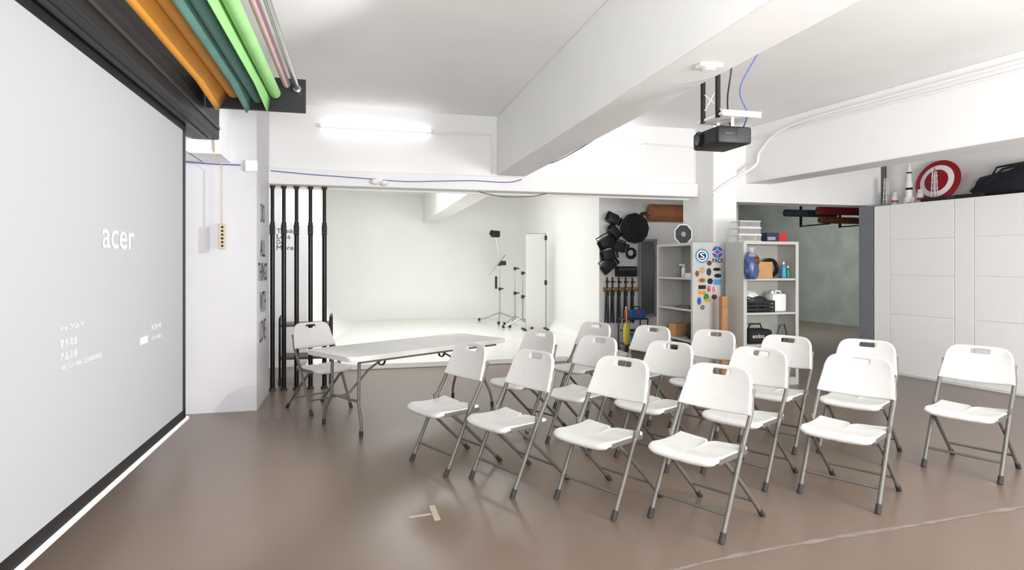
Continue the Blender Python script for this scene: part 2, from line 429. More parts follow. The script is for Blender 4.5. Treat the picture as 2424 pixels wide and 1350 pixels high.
# tube lights
def tube_light(u0,u1,z,label):
    t=thing('tube_light',label,'light',R(u0,7.41,z),A,'fluorescent tube lights')
    L=u1-u0
    bm=MB(); bm.span((0,-.02,-.012),(L,.01,.02),.004); bm.build('fixture_body','white',t)
    bm=MB(); bm.rod((.03,-.05,0),(L-.03,-.05,0),.013,seg=16); bm.build('lamp_tube','lamp',t,True)
    for a in (0,L-.03):
        bm=MB(); bm.span((a,-.07,-.018),(a+.03,-.01,.018),.004); bm.build('end_socket','white',t)
u0,z=rv(755,297,7.38); u1,_=rv(1025,310,7.38)
tube_light(u0,u1,z,'lit fluorescent tube on the back wall left of the big beam')
tube_light(2.35,3.65,z,'lit fluorescent tube on the back wall right of the big beam')
u,z=rv(898,432,7.33)
t=thing('wall_lamp','small white twin-head lamp on the beam edge over the white studio','lamp',R(u,7.33,z),A)
bm=MB(); bm.blob((-.05,-.03,0),(.05,.045,.035),2,.05,flat=False); bm.build('lamp_head','white',t,True)
bm=MB(); bm.blob((.06,-.03,-.01),(.05,.045,.035),2,.05,flat=False); bm.build('lamp_head','white',t,True)
bm=MB(); bm.span((-.04,-.02,-.02),(.04,.02,.05),.006); bm.build('mount','white',t)
# ------------------------------------------------------------------ black poles under the lintel
def pole(x,label,first=[None]):
    u,_=rv(x,700,7.52)
    if first[0]:
        dup(first[0],R(u,7.52,0),A,label); return
    t=thing('support_pole',label,'pole',R(u,7.52,0),A,'black support poles by the left column'); first[0]=t
    bm=MB(); bm.rod((0,0,.02),(0,0,1.95),.026,seg=16); bm.build('lower_tube','blackmetal',t,True)
    bm=MB(); bm.rod((0,0,1.95),(0,0,2.34),.02,seg=16); bm.build('upper_tube','blackmetal',t,True)
    bm=MB(); bm.box((0,-.01,1.86),(.058,.07,.12),.01); bm.box((0.0,-.05,1.9),(.02,.025,.11),.006); bm.build('clamp','black',t)
    bm=MB(); bm.rod((0,0,0),(0,0,.03),.045,.03,16); bm.build('foot','rubber',t,True)
    bm=MB(); bm.rod((0,0,2.335),(0,0,2.369),.024,.034,16); bm.build('top_pad','rubber',t,True)
for k,x in enumerate((645,672,702,735,768)):
    pole(x,'black floor-to-beam pole, %s from the left column'%('first','second','third','fourth','fifth')[k])
# ------------------------------------------------------------------ black trolley behind the poles
u0,_=rv(668,800,8.1); u1,_=rv(784,800,8.1)
tr=thing('trolley','black tube-frame trolley with wooden shelves behind the black poles','trolley',R(u0,7.85,0),A); W=u1-u0
for a in (0,W):
    bm=MB(); bm.tube([(a,0,.08),(a,0,.74),(a,.02,.8),(a,.08,.82),(a,.36,.82),(a,.42,.8),(a,.44,.74),(a,.44,.08)],.014); bm.build('end_frame','blackmetal',tr,True)
for z in (.3,.7):
    bm=MB(); bm.span((.0,.0,z),(W,.44,z+.025),.004); bm.build('shelf_board','darkwood',tr)
for a in (0,W):
    for c in (0,.44):
        bm=MB(); bm.rod((a-.015,c,.045),(a+.015,c,.045),.045,seg=16); bm.build('caster','rubber',tr,True)
# ------------------------------------------------------------------ folding chairs
def ypath(z):
    P=[(0,-.25),(.46,-.025),(.62,.07),(.74,.12),(.88,.155)]
    for (z0,y0),(z1,y1) in zip(P,P[1:]):
        if z<=z1: return y0+(y1-y0)*(z-z0)/(z1-z0)
    return P[-1][1]
def make_chair(label):
    t=thing('folding_chair',label,'chair',(0,0,0),0,'white folding chairs')
    N=18
    def seat(a,b):
        s=2*a-1; x=s*.212
        yr=.05-.07*max(0,1-abs(x)/.026); yf=-.325+.03*max(0,(abs(s)-.7)/.3)**2
        y=yf+(yr-yf)*b
        z=.446+.012*s*s-.016*sin(pi*min(1,b))-.034*max(0,(.16-b)/.16)**2-.004
        return (x,y,z)
    surf('seat',seat,[0,.04]+[k/N for k in range(1,9)]+[.475,.5,.525]+[k/N for k in range(10,18)]+[.96,1],[0,.04,.1,.16,.3,.45,.6,.75,.86,.94,1],'plastic',t,thick=.034,sub=1)
    aa=[0,.03,.07,.12,.2,.3,.37,.395,.5,.605,.63,.7,.8,.88,.93,.97,1]
    bb=[0,.05,.2,.4,.6,.735,.772,.90,.94,1]
    def back(a,b):
        s=2*a-1
        hw=.232-.026*b
        zt=.862-.085*(1-sqrt(max(0,1-(max(0,abs(s)-.6)/.4)**2))); zb=.618-.012*(1-s*s)
        bz=b
        z=zb+(zt-zb)*bz
        y=ypath(z)-.02+.032*(1-s*s)
        return (s*hw,y,z)
    surf('backrest',back,aa,bb,'plastic',t,skip={(i,6) for i in (6,7,8,9)},thick=.024,sub=1,offset=0)
    for s in (-1,1):
        bm=MB(); bm.tube([(s*.222,ypath(.03),.03)]+[(s*(.222-(.012 if z>.66 else 0)),ypath(z),z) for z in (.2,.36,.46,.52,.58,.64,.70,.75)],.0135,10)
        l=bm.build('leg','tube',t,True); l['label']='grey front leg tube rising to the backrest'
        bm=MB(); bm.rod((s*.222,ypath(0),0),(s*.222,ypath(.05),.05),.0175,.0165,12); bm.build('foot_cap','rubber',l,True)
        bm=MB(); bm.tube([(s*.198,-.17,.405),(s*.2,-.05,.30),(s*.2,.23,.03)],.012,10)
        l=bm.build('leg','tube',t,True); l['label']='grey rear leg tube'
        bm=MB(); bm.rod((s*.2,.258,0),(s*.2,.214,.045),.0165,.0155,12); bm.build('foot_cap','rubber',l,True)
        bm=MB(); bm.box((s*.207,-.1,.418),(.014,.3,.03),.004); bm.box((s*.224,-.03,.455),(.018,.05,.04),.006); bm.build('seat_bracket','tube',t)
    bm=MB(); bm.rod((-.222,ypath(.13),.13),(.222,ypath(.13),.13),.009); bm.build('stretcher','tube',t,True)
    bm=MB(); bm.rod((-.2,.155,.11),(.2,.155,.11),.009); bm.build('stretcher','tube',t,True)
    bm=MB(); bm.rod((-.2,-.19,.405),(.2,-.19,.405),.009); bm.build('seat_rail','tube',t,True)
    return t
row1=[(-.60,4.345,-49.5),(-.14,3.97,-51),(.424,3.627,-47.5),(.94,3.34,-48)]
row2=[(-.034,5.28,-50),(.43,4.81,-49),(.93,4.44,-49),(1.472,4.08,-48.5),(1.98,3.72,-47)]
row3=[(.571,6.03,-50),(1.08,5.67,-49),(1.555,5.28,-48),(2.01,4.84,-48),(2.52,4.55,-46),(3.09,4.21,-53)]
ordn=('first','second','third','fourth','fifth','sixth')
proto=None
for rn,row in (('front',row1),('middle',row2),('back',row3)):
    for k,(x,y,a) in enumerate(row):
        th=radians(a); f=Vector((sin(th),-cos(th)))
        lab='white folding chair, %s from the table in the %s row of the audience'%(ordn[k],rn)
        loc=(x-f.x*.25,y-f.y*.25,0)
        if proto is None:
            proto=make_chair(lab); proto.location=loc; proto.rotation_euler=(0,0,th)
        else: dup(proto,loc,th,lab)
th=radians(49); f=Vector((sin(th),-cos(th)))
dup(proto,(-1.78-f.x*.25,6.04-f.y*.25,0),th,'white folding chair behind the white table, beside the black poles')
# ------------------------------------------------------------------ folding table
tb=thing('folding_table','long white plastic folding table on grey tube legs','table',(-.96,5.92,0),radians(46.5))
TL,TW,TZ=.92,.375,.69
poly=[]
for cx,cy,a0 in ((1,1,0),(-1,1,90),(-1,-1,180),(1,-1,270)):
    for k in range(7):
        a=radians(a0+15*k); poly.append((cx*(TL-.05)+.05*cos(a),cy*(TW-.05)+.05*sin(a)))
bm=MB(); bm.prism(poly,Matrix.Translation((0,0,TZ-.042)),.042)
es=[e for e in bm.bm.edges if abs(e.verts[0].co.z-e.verts[1].co.z)<1e-5]
bmesh.ops.bevel(bm.bm,geom=es,offset=.01,segments=3,affect='EDGES')
bm.build('tabletop','tabletop',tb,True)
bm=MB(); bm.span((-.002,-TW+.005,TZ-.004),(.002,TW-.005,TZ+.0006)); bm.build('fold_seam','shelfin',tb)
for s in (-1,1):
    bm=MB(); bm.span((-.8,s*.33-.012,TZ-.065),(.8,s*.33+.012,TZ-.04)); bm.build('side_rail','tube',tb)
for sx in (-1,1):
    for sy in (-1,1):
        bm=MB(); bm.tube([(sx*.74,sy*.22,TZ-.045),(sx*.745,sy*.22,.30),(sx*.75,sy*.225,.26),(sx*.765,sy*.28,.16),(sx*.77,sy*.30,.1),(sx*.775,sy*.305,.03)],.0135,10)
        l=bm.build('leg','tube',tb,True)
        bm=MB(); bm.rod((sx*.776,sy*.306,0),(sx*.775,sy*.305,.05),.017,seg=12); bm.build('foot_cap','rubber',l,True)
    bm=MB(); bm.rod((sx*.745,-.22,.28),(sx*.745,.22,.28),.011); bm.build('crossbar','tube',tb,True)
    bm=MB(); bm.rod((sx*.74,-.3,TZ-.055),(sx*.74,.3,TZ-.055),.012); bm.build('crossbar','tube',tb,True)
    bm=MB(); bm.tube([(sx*.745,0,.28),(sx*.5,0,.5),(sx*.26,0,TZ-.06)],.010); bm.rod((sx*.26,-.3,TZ-.055),(sx*.26,.3,TZ-.055),.01); bm.build('brace','tube',tb,True)
    bm=MB(); bm.lathe([(.03,-.01),(.04,-.01),(.04,.01),(.03,.01),(.03,-.01)],(sx*.36,0,TZ-.13),20,Matrix.Rotation(pi/2,3,'X'),caps=False); bm.build('lock_ring','black',tb,True)
# ------------------------------------------------------------------ projector on its mount
pm=thing('projector_mount','white and black ceiling mount bracket fixed to the beam above the projector','mount',R(2.2,3.3,2.30),A)
for v in (-.08,.08):
    bm=MB(); bm.span((-.128,v-.012,.03),(-.108,v+.012,.51)); bm.build('bar','blackmetal',pm)
bm=MB(); bm.span((-.12,-.13,.04),(.14,.15,.055),.003); bm.span((-.12,-.135,.03),(.14,-.13,.065)); bm.build('plate','white',pm)
for a,c,r in (((0,-.05,-.01),(0,-.05,.045),.01),((0,.1,-.01),(0,.1,.045),.01),((-.11,-.12,.055),(-.118,.06,.2),.003),((-.11,.14,.055),(-.118,-.06,.2),.003)):
    bm=MB(); bm.rod(a,c,r); bm.build('strut','white',pm,True)
bm=MB(); bm.span((-.36,-.29,.255),(-.22,-.23,.269),.003); bm.span((-.32,-.28,.24),(-.26,-.24,.258),.003); bm.build('beam_clip','white',pm)
pj=thing('projector','black projector with front lens hanging under the white mount plate','projector',R(2.1,3.24,2.187),A)
bm=MB(); bm.span((0,0,0),(.23,.29,.105),.014); bm.build('body','black',pj,True)
bm=MB(); bm.rod((-.012,.215,.055),(.03,.215,.055),.04,seg=28); bm.lathe([(.047,0),(.052,0),(.052,.008),(.047,.008),(.047,0)],(0.0,.215,.055),28,Matrix.Rotation(-pi/2,3,'Y'),caps=False); bm.build('lens_barrel','blackmetal',pj,True)
bm=MB(); bm.rod((-.015,.215,.055),(-.011,.215,.055),.03,seg=24); bm.build('lens','lens',pj,True)
bm=MB()
for k in range(7): bm.span((.13,-.002,.018+.011*k),(.21,.002,.023+.011*k))
bm.build('vent','darkgrey',pj)
bm=MB()
for k in range(6): bm.span((-.002,.03,.018+.012*k),(.002,.13,.024+.012*k))
bm.build('vent','darkgrey',pj)
bm=MB(); bm.span((.04,-.003,.05),(.1,.001,.065)); bm.build('badge','darkgrey',pj)
cable('projector_cable',[R(2.3,3.3,2.28),R(2.27,3.2,2.36),R(2.2,3.17,2.5),R(2.3,3.1,2.75),R(2.35,3.08,3.0),R(2.4,3.1,3.29)],.005,'cableblue','blue cable looping from the projector up to the ceiling')
cable('projector_cable',[R(2.3,3.4,2.28),R(2.2,3.3,2.45),R(2.18,3.22,2.7),R(2.25,3.3,3.29)],.005,'black','black cable running up beside the projector mount bars')
cable('beam_cable',[R(2.085,7.2,2.7),R(2.085,6.5,2.585),R(2.085,5.6,2.575),R(2.085,4.6,2.62),R(2.085,3.6,2.7)],.005,'darkgrey','thin dark cable sagging along the big beam edge behind the projector')
# ------------------------------------------------------------------ grey shelf units
def shelf_unit(label,loc,rz,w,d,h,zs):
    # local: opening towards -y, width along x from 0..w, depth 0..d
    t=thing('shelf_unit',label,'shelf unit',loc,rz)
    for a in (0,w-.018):
        bm=MB(); bm.span((a,0,0),(a+.018,d,h),.002); bm.build('side_panel','shelfgrey',t)
    bm=MB(); bm.span((.018,d-.01,0),(w-.018,d,h)); bm.build('back_panel','shelfin',t)
    bm=MB(); bm.span((.018,0,h-.035),(w-.018,d-.01,h)); bm.build('top','shelfgrey',t)
    bm=MB(); bm.span((.018,0,.0),(w-.018,.02,.07)); bm.build('plinth','shelfgrey',t)
    for z in zs:
        bm=MB(); bm.span((.018,.008,z-.025),(w-.018,d-.01,z),.002); bm.build('shelf','shelfgrey',t)
    for a in (.018,w-.043):
        bm=MB(); bm.span((a,0,.07),(a+.025,.012,h-.035)); bm.build('front_post','shelfgrey',t)
    return t
HS=1.735
SL=shelf_unit('grey metal shelf unit with a sticker-covered end panel',R(4.05,7.75,0),A-pi/2,.94,.39,HS,(.09,.5,.89,1.29))
SR=shelf_unit('grey metal shelf unit with open front nearest the concrete room',R(4.445,6.34,0),A,.765,.37,HS,(.09,.5,.88,1.29))
VP=6.808
MR=Matrix.Rotation(A,4,'Z')
def stick_obj(o):   # a mesh built in room coordinates -> local to the left unit
    M=(Matrix.Translation(SL.location)@Matrix.Rotation(SL.rotation_euler[2],4,'Z')).inverted()@MR
    o.data.transform(M); return o
def sticker(x,y,rx,ry,m,lay=0,n=24,ang=0):
    u,z=rv(x,y,VP)
    sx,sz=rx*7.65/F*1.06,ry*7.65/F
    poly=[]
    for k in range(n):
        a=2*pi*(k+.5)/n
        r=1 if n>4 else 1.3
        px,pz=r*sx*cos(a),r*sz*sin(a)
        poly.append((px*cos(ang)-pz*sin(ang),px*sin(ang)+pz*cos(ang)))
    bm=MB(); bm.prism(poly,Matrix.Translation((u,VP-.0005-.0006*lay,z))@FR_V.to_4x4(),.0006)
    o=bm.build('sticker',m,SL); stick_obj(o); return o
def sticktext(s,x0,x1,yb,yt,m,lay=2):
    u0,z0=rv(x0,yb,VP); u1,_=rv(x1,yb,VP); _,z1=rv(x0,yt,VP)
    o=text(s,'sticker_text',m,SL,(u0,VP-.0012-.0006*lay,z0),FR_V,u1-u0,z1-z0,bold=.015); stick_obj(o)
sticker(1662,606,17,17,'cyan'); sticker(1662,606,13,13,'white',1); sticker(1662,606,10,10,'ink',2); sticktext('S',1656.5,1668,613.5,598.5,'white',3)
sticker(1698,597,13,14,'blue'); sticker(1698,597,13,4,'white',1); sticker(1698,597,11,2.4,'red',2); sticker(1698,597,4,13.5,'cyan',1); sticktext('PADI',1686,1710,622,612,'ink')
for a in ((1679,623,6,6,'maroon'),(1650,648,5,7,'brown'),(1662,640,7,8,'tan'),(1678,644,6,9,'darkgrey'),(1697,638,10,4,'ink'),(1699,653,9,5,'ink'),(1662,664,10,7,'tan'),(1662,664,7,4,'brown'),(1681,666,7,7,'ink'),(1663,728,5,5,'darkgrey'),(1663,728,3,3,'white'),(1691,703,7,6,'maroon'),(1655,713,5,9,'blue'),(1672,704,7,9,'grn'),(1675,712,8,4,'orange'),(1678,684,4,7,'red'),(1678,684,2.5,5,'white')):
    sticker(*a[:5],lay=1 if a[2]<5.5 or a[4] in('brown','orange') else 0)
for a in ((1699,668,11,7,'cyan'),(1662,680,10,5,'ink'),(1662,693,10,5,'orange'),(1690,687,6,6,'white')):
    sticker(*a,n=4)
sticktext('B',1686,1694,692,681,'red')
# ------------------------------------------------------------------ things in and on the shelves (room coordinates)
def bottle(u,v,z,r,h,m,cap,label,cat='bottle',capname='cap',name='bottle'):
    t=thing(name,label,cat,R(u,v,z),A)
    bm=MB(); bm.lathe([(r*.9,0),(r,.01),(r,h*.62),(r*.8,h*.72),(r*.35,h*.8),(r*.35,h*.86)],seg=20); bm.build('body',m,t,True)
    bm=MB(); bm.lathe([(r*.42,h*.85),(r*.42,h*.95),(r*.3,h)],seg=16); bm.build(capname,cap,t,True)
    return t
def carton(name,u,v,z,d,m,label,rz=0,tape=None):
    t=thing(name,label,'box',R(u,v,z),A+rz)
    bm=MB(); bm.span((-d[0]/2,-d[1]/2,0),(d[0]/2,d[1]/2,d[2]),.004); bm.build('body',m,t)
    if tape:
        bm=MB(); bm.span((-d[0]/2+.01,-.02,d[2]-.001),(d[0]/2-.01,.02,d[2]+.002)); bm.build('tape',tape,t)
    return t
# left unit
b_=bottle(4.22,7.32,1.29,.028,.17,'white','white','white trigger spray bottle on the upper shelf of the stickered unit',capname='nozzle',name='spray_bottle')
bm=MB(); bm.span((-.06,-.01,.15),(.015,.01,.175),.003); bm.build('trigger','white',b_)
t=thing('tray','pale plastic tray with small parts on the upper shelf of the stickered unit','tray',R(4.22,6.98,1.29),A)
bm=MB(); bm.span((-.12,-.1,0),(.12,.1,.008)); 
for a in (-1,1): bm.span((a*.12-.004,-.1,0),(a*.12+.004,.1,.06)); bm.span((-.12,a*.1-.004,0),(.12,a*.1+.004,.06))
bm.build('tub','bagwhite',t); bm=MB(); bm.blob((0,0,.05),(.08,.07,.04),2,.3,seed=3); bm.build('contents','darkgrey',t,True)
t=thing('laptop','closed grey laptop lying on the middle shelf of the stickered unit','laptop',R(4.22,7.15,.89),A)
bm=MB(); bm.span((-.13,-.18,0),(.13,.18,.012),.003); bm.build('base','darkgrey',t); bm=MB(); bm.span((-.13,-.18,.013),(.13,.18,.022),.003); bm.build('lid','tube',t)
t=thing('camera_bag','black bag slumped on the lower shelf of the stickered unit','bag',R(4.22,7.0,.5),A)
bm=MB(); bm.blob((0,0,.105),(.13,.15,.14),3,.2,seed=5); bm.build('body','blackfab',t,True); bm=MB(); bm.tube([(0,-.1,.18),(-.05,-.05,.27),(-.05,.05,.27),(0,.1,.18)],.01); bm.build('strap','blackfab',t,True)
carton('cardboard_box',4.24,7.45,.5,(.24,.2,.16),'card','small brown carton on the lower shelf of the stickered unit',tape='tan')
carton('storage_case',4.24,7.2,.09,(.26,.5,.24),'black','black case on the bottom shelf of the stickered unit',tape='darkgrey')
# right unit
carton('cardboard_box',4.775,6.53,1.29,(.26,.22,.2),'card','open brown carton on the top shelf beside the plastic bag',tape='tan')
t=thing('cable_ring','black coiled ring standing on the top shelf behind the blue spray can','ring',R(5.0,6.6,1.29),A)
bm=MB(); pts=[(0+.10*cos(2*pi*k/28),.02*sin(8*pi*k/28)*.2,.125+.10*sin(2*pi*k/28)) for k in range(29)]; bm.tube(pts,.024); bm.build('coil','black',t,True)
bm=MB(); bm.box((0,0,.02),(.05,.055,.03),.004); bm.build('tie','darkgrey',t)
bottle(5.065,6.43,1.29,.03,.2,'cyan','white','blue and white spray can on the top shelf of the open unit','can',name='spray_can')
bottle(5.135,6.44,1.29,.026,.15,'grn','white','small green bottle at the right end of the top shelf')
t=thing('plastic_bag','clear plastic bag of blue and red odds and ends hanging on the shelf corner','bag',R(4.50,6.265,1.30),A)
bm=MB(); bm.blob((0,0,.12),(.085,.065,.18),3,.25,seed=2); bm.build('contents','bag',t,True)
bm=MB(); bm.lathe([(.06,.25),(.02,.32),(.035,.36)],seg=14); bm.build('bag_neck','clear',t,True)
bm=MB(); bm.blob((.03,-.02,.2),(.05,.05,.06),2,.3,seed=9); bm.build('red_contents','maroon',t,True)
t=thing('crate','dark green plastic crate full of cables on the middle shelf','crate',R(4.72,6.53,.88),A)
bm=MB(); bm.span((-.19,-.13,0),(.19,.13,.01))
for k in range(3):
    z=.02+.045*k
    for a in (-1,1): bm.span((-.19,a*.13-.005,z),(.19,a*.13+.005,z+.03)); bm.span((a*.19-.005,-.13,z),(a*.19+.005,.13,z+.03))
for a in (-1,1):
    for c in (-.19,-.06,.06,.19): bm.span((c-.008,a*.13-.006,0),(c+.008,a*.13+.006,.14))
bm.build('basket','black',t); bm=MB(); bm.blob((0,0,.13),(.16,.10,.08),3,.35,f=4,seed=8); bm.build('cables','darkgrey',t,True)
bm=MB(); bm.blob((-.04,.02,.19),(.1,.08,.08),3,.3,seed=4); bm.build('plastic_wrap','bagwhite',t,True)
t=thing('jerry_can','white plastic jerry can at the right of the middle shelf','canister',R(5.03,6.53,.88),A)
bm=MB(); bm.box((0,0,.11),(.2,.16,.22),.025); bm.build('body','white',t,True); bm=MB(); bm.rod((-.05,0,.21),(-.05,0,.25),.022); bm.build('cap','white',t,True)
bm=MB(); bm.tube([(-.01,0,.21),(0,0,.25),(.06,0,.25),(.08,0,.2)],.011); bm.build('handle','white',t,True)
t=thing('tote_bag','black bag with white lettering on the lower shelf of the open unit','bag',R(4.73,6.52,.5),A)
bm=MB(); bm.box((0,0,.085),(.34,.24,.17),.04,seg=3); bm.build('body','blackfab',t,True); bm=MB(); bm.tube([(-.1,0,.16),(-.07,0,.23),(.07,0,.23),(.1,0,.16)],.01); bm.build('handle','blackfab',t,True)
text('endoo','lettering','white',t,(-.12,-.122,.07),FR_V,.16,.05)
t=thing('cable_bundle','loose black cable bundle on the lower shelf beside the lettered bag','cable',R(5.04,6.52,.5),A)
bm=MB(); bm.tube([(.09*cos(.7*k)*(.7+.3*sin(k*1.3)),.08*sin(.7*k),.02+.06*abs(sin(k*.9))) for k in range(30)],.01); bm.build('coil','black',t,True)
bm=MB(); bm.tube([(0,0,.08),(.04,0,.2),(.09,-.02,.22),(.11,-.04,.1),(.1,-.06,.02)],.007); bm.build('loose_end','black',t,True)
t=thing('cardboard_tube','brown cardboard tube packet standing between the two shelf units','tube',R(4.345,6.6,0),A)
bm=MB(); bm.box((0,0,.53),(.085,.075,1.06),.012); bm.build('body','wood',t); bm=MB(); bm.box((.0,0,1.062),(.08,.07,.012),.003); bm.build('end_flap','card',t)
# on top of the units
t=thing('octagon_panel','dark octagonal panel with white rim on the stickered unit','panel',R(4.22,7.35,HS),A)
rr=.135; poly=[(rr*cos(pi/8+k*pi/4),rr*sin(pi/8+k*pi/4)) for k in range(8)]
bm=MB(); bm.prism(poly,Matrix.Translation((0,.0,.128))@FR_V.to_4x4(),.02); bm.build('plate','darkgrey',t)
bm=MB(); bm.tube([(x_,-.02,y_+.128) for x_,y_ in poly+poly[:1]],.008); bm.build('rim','white',t,True)
bm=MB(); bm.rod((0,-.026,.128),(0,-.018,.128),.035,seg=20); bm.build('hub','mauve',t)
t=thing('drawer_case','clear stacked drawer case full of small coloured parts on the open unit','storage case',R(4.61,6.55,HS),A)
for k in range(3):
    z=.085*k; ins=.006*k
    bm=MB(); bm.span((-.16+ins,-.11,z),(.16-ins,.11,z+.008),.002); bm.build('tray_edge','white',t)
    bm=MB(); bm.span((-.16+ins,-.11,z+.074),(.16-ins,.11,z+.083),.003); bm.build('lid','white',t)
    bm=MB(); bm.span((-.152+ins,-.102,z+.007),(.152-ins,.102,z+.075)); bm.build('drawer','clear',t)
    for j in range(11):
        bm=MB(); bm.blob((-.135+.027*j,-.09,z+.04),(.013,.01,.03),1,.2,seed=j); bm.build('small_part',random.choice(['brown','blue','tan','maroon','darkgrey','ink']),t,True)
t=carton('toy_box',4.97,6.5,HS,(.28,.14,.11),'navyroll','flat dark blue and red box beside the clear drawer case')
bm=MB(); bm.span((.03,-.072,.0),(.14,-.0705,.11)); bm.build('front_print','red',t)
bm=MB(); bm.span((-.13,-.072,.02),(-.02,-.0705,.06)); bm.build('front_print','mauve',t)
# ------------------------------------------------------------------ gear wall
VG=9.97
ug0,zg1=rv(1424,498,VG); ug1,zg0=rv(1512,660,VG)
t=thing('wire_grid','white wire grid panel carrying black studio gear on the wall','grid',R(ug0,VG,zg0),A)
bm=MB(); W_=ug1-ug0; H_=zg1-zg0
for k in range(15): bm.rod((W_*k/14,0,0),(W_*k/14,0,H_),.003,seg=6)
bm.build('upright_wires','white',t)
bm=MB()
for k in range(19): bm.rod((0,-.003,H_*k/18),(W_,-.003,H_*k/18),.003,seg=6)
bm.build('cross_wires','white',t)
def gear(x,y,s,rot,label,dv=.1):
    u,z=rv(x,y,VG-dv)
    t=thing('studio_lamp',label,'lamp',R(u,VG-dv,z),A,'black lamps on the wire grid')
    M=Matrix.Rotation(rot,3,'Y')
    bm=MB(); bm.box((0,0,0),(s,.13,s*.75),.015,M); bm.build('housing','black',t,True)
    for a in (-1,1):
        bm=MB(); bm.box(M@Vector((a*s*.62,-.06,0)),(s*.3,.012,s*.7),.003,M@Matrix.Rotation(a*.7,3,'Z')); bm.build('flap','blackmetal',t)
    bm=MB(); bm.tube([M@Vector(p) for p in ((-s*.5,0,0),(-s*.5,.05,s*.55),(s*.5,.05,s*.55),(s*.5,0,0))],.01); bm.build('yoke','blackmetal',t,True)
for i,(x,y,s,r_,dv,l) in enumerate(((1450,519,.2,.4,.1,'highest'),(1452,548,.19,.8,.1,'second highest'),(1435,574,.24,-.5,.1,'third highest'),(1466,584,.22,.3,.1,'fourth highest'),(1440,604,.22,-.2,.25,'fifth highest'),(1441,628,.24,-.7,.1,'lowest'))):
    gear(x,y,s,r_,'black flapped studio lamp, %s of the lamps on the wire grid'%l,dv)
u,z=rv(1500,541,VG-.12)
t=thing('softbox_grid','round black honeycomb softbox hanging at the top of the wire grid','softbox',R(u,VG-.04,z),A)
rr=.27
bm=MB(); bm.lathe([(rr*.5,0),(rr*.98,.1),(rr,.13),(rr*.95,.13)],(0,0,0),12,Matrix.Rotation(pi/2,3,'X')); bm.build('shell','blackfab',t)
bm=MB()
for k in range(-5,6):
    a=k*.047; c=sqrt(rr*rr*.9-a*a); bm.span((a-.003,-.145,-c),(a+.003,-.13,c)); bm.span((-c,-.145,a-.003),(c,-.13,a+.003))
bm.build('honeycomb','darkgrey',t)
for (x,y,rr,l) in ((1494,600,.085,'round black reflector ring hanging low on the wire grid'),):
    u,z=rv(x,y,VG-.05); t=thing('speed_ring',l,'ring',R(u,VG-.05,z),A)
    bm=MB(); bm.tube([(rr*cos(2*pi*k/24),0,rr*sin(2*pi*k/24)) for k in range(25)],.02); bm.build('ring','black',t,True)
    bm=MB(); bm.tube([(rr*.75*cos(2*pi*k/24),.015,rr*.75*sin(2*pi*k/24)+.01) for k in range(25)],.012); bm.build('cable','darkgrey',t,True)
u,z=rv(1482,643,VG-.08)
t=thing('equipment_case','wide black equipment pouch at the bottom of the wire grid','case',R(u,VG-.08,z-.08),A)
bm=MB(); bm.box((0,0,.08),(.38,.14,.18),.02); bm.build('body','blackfab',t,True); bm=MB(); bm.box((0,-.073,.12),(.34,.006,.05),.002); bm.build('flap','darkgrey',t)
u0,z=rv(1428,686,VG); u1,_=rv(1512,686,VG)
t=thing('wall_rail','wooden wall rail with pegs holding the folded black stands','rail',R(u0,VG,z),A)
bm=MB(); bm.span((0,0,-.04),(u1-u0,.028,.04),.004); bm.build('board','wood',t)
sx_=(1437,1450,1465,1481,1497)
for x in sx_:
    a=rv(x,686,VG-.07)[0]-u0
    bm=MB(); bm.rod((a,0.01,0),(a,-.1,.015),.009,seg=8); bm.build('peg','chrome',t,True)
fs=None
for k,x in enumerate(sx_):
    u,z=rv(x,765,VG-.07)
    lab='folded black light stand, %s from the left on the wall rail'%ordn[k]
    loc=R(u,VG-.07,z)
    if fs: dup(fs,loc,A,lab); continue
    fs=thing('light_stand',lab,'stand',loc,A,'folded stands on the wall rail')
    bm=MB(); bm.rod((0,0,.02),(0,0,.80),.014,seg=10); bm.build('pole','blackmetal',fs,True)
    for a in range(3):
        t=a*2.1+.4; bm=MB(); bm.rod((.035*cos(t),.035*sin(t),0),(.02*cos(t),.02*sin(t),.5),.013,seg=8); bm.build('leg','blackmetal',fs,True)
    bm=MB(); bm.rod((0,0,.48),(0,0,.56),.034,seg=12); bm.build('collar','black',fs,True)
    bm=MB(); bm.rod((0,0,.7),(0,0,.74),.026,seg=12); bm.rod((0,0,.72),(.05,-.02,.72),.01,seg=8); bm.build('knob','black',fs,True)
# dark framed panel and brown roll beside it
u0,z1=rv(1516,570,9.95); u1,z0=rv(1549,745,9.95)
t=thing('framed_panel','tall dark glossy panel in a mauve grey frame beside the gear wall','panel',R(u0,9.95,z0),A)
bm=MB(); bm.span((0,0,0),(u1-u0,.03,z1-z0)); bm.build('panel','darkglass',t)
bm=MB(); w=u1-u0; h=z1-z0
bm.span((-.03,-.01,-.03),(.012,.03,h+.03)); bm.span((w-.012,-.01,-.03),(w+.05,.03,h+.03)); bm.span((-.03,-.01,h-.01),(w+.05,.03,h+.03)); bm.span((-.03,-.01,-.03),(w+.05,.03,.01)); bm.build('frame','mauve',t)
u0,z1=rv(1545,482,9.6); u1,z0=rv(1640,526,9.6)
t=thing('paper_roll','thick copper brown roll on wall brackets above the dark panel','roll',R(u0,9.7,(z0+z1)/2),A)
bm=MB(); bm.rod((0,0,0),(u1-u0,0,0),(z1-z0)/2,seg=24); bm.build('paper','copper',t,True)
bm=MB(); bm.rod((-.04,0,0),(u1-u0+.04,0,0),.03,seg=12); bm.build('core','wood',t,True)
for a in (-.03,u1-u0+.03):
    bm=MB(); bm.span((a-.01,-.02,-.03),(a+.01,.298,.03)); bm.build('bracket','darkgrey',t)
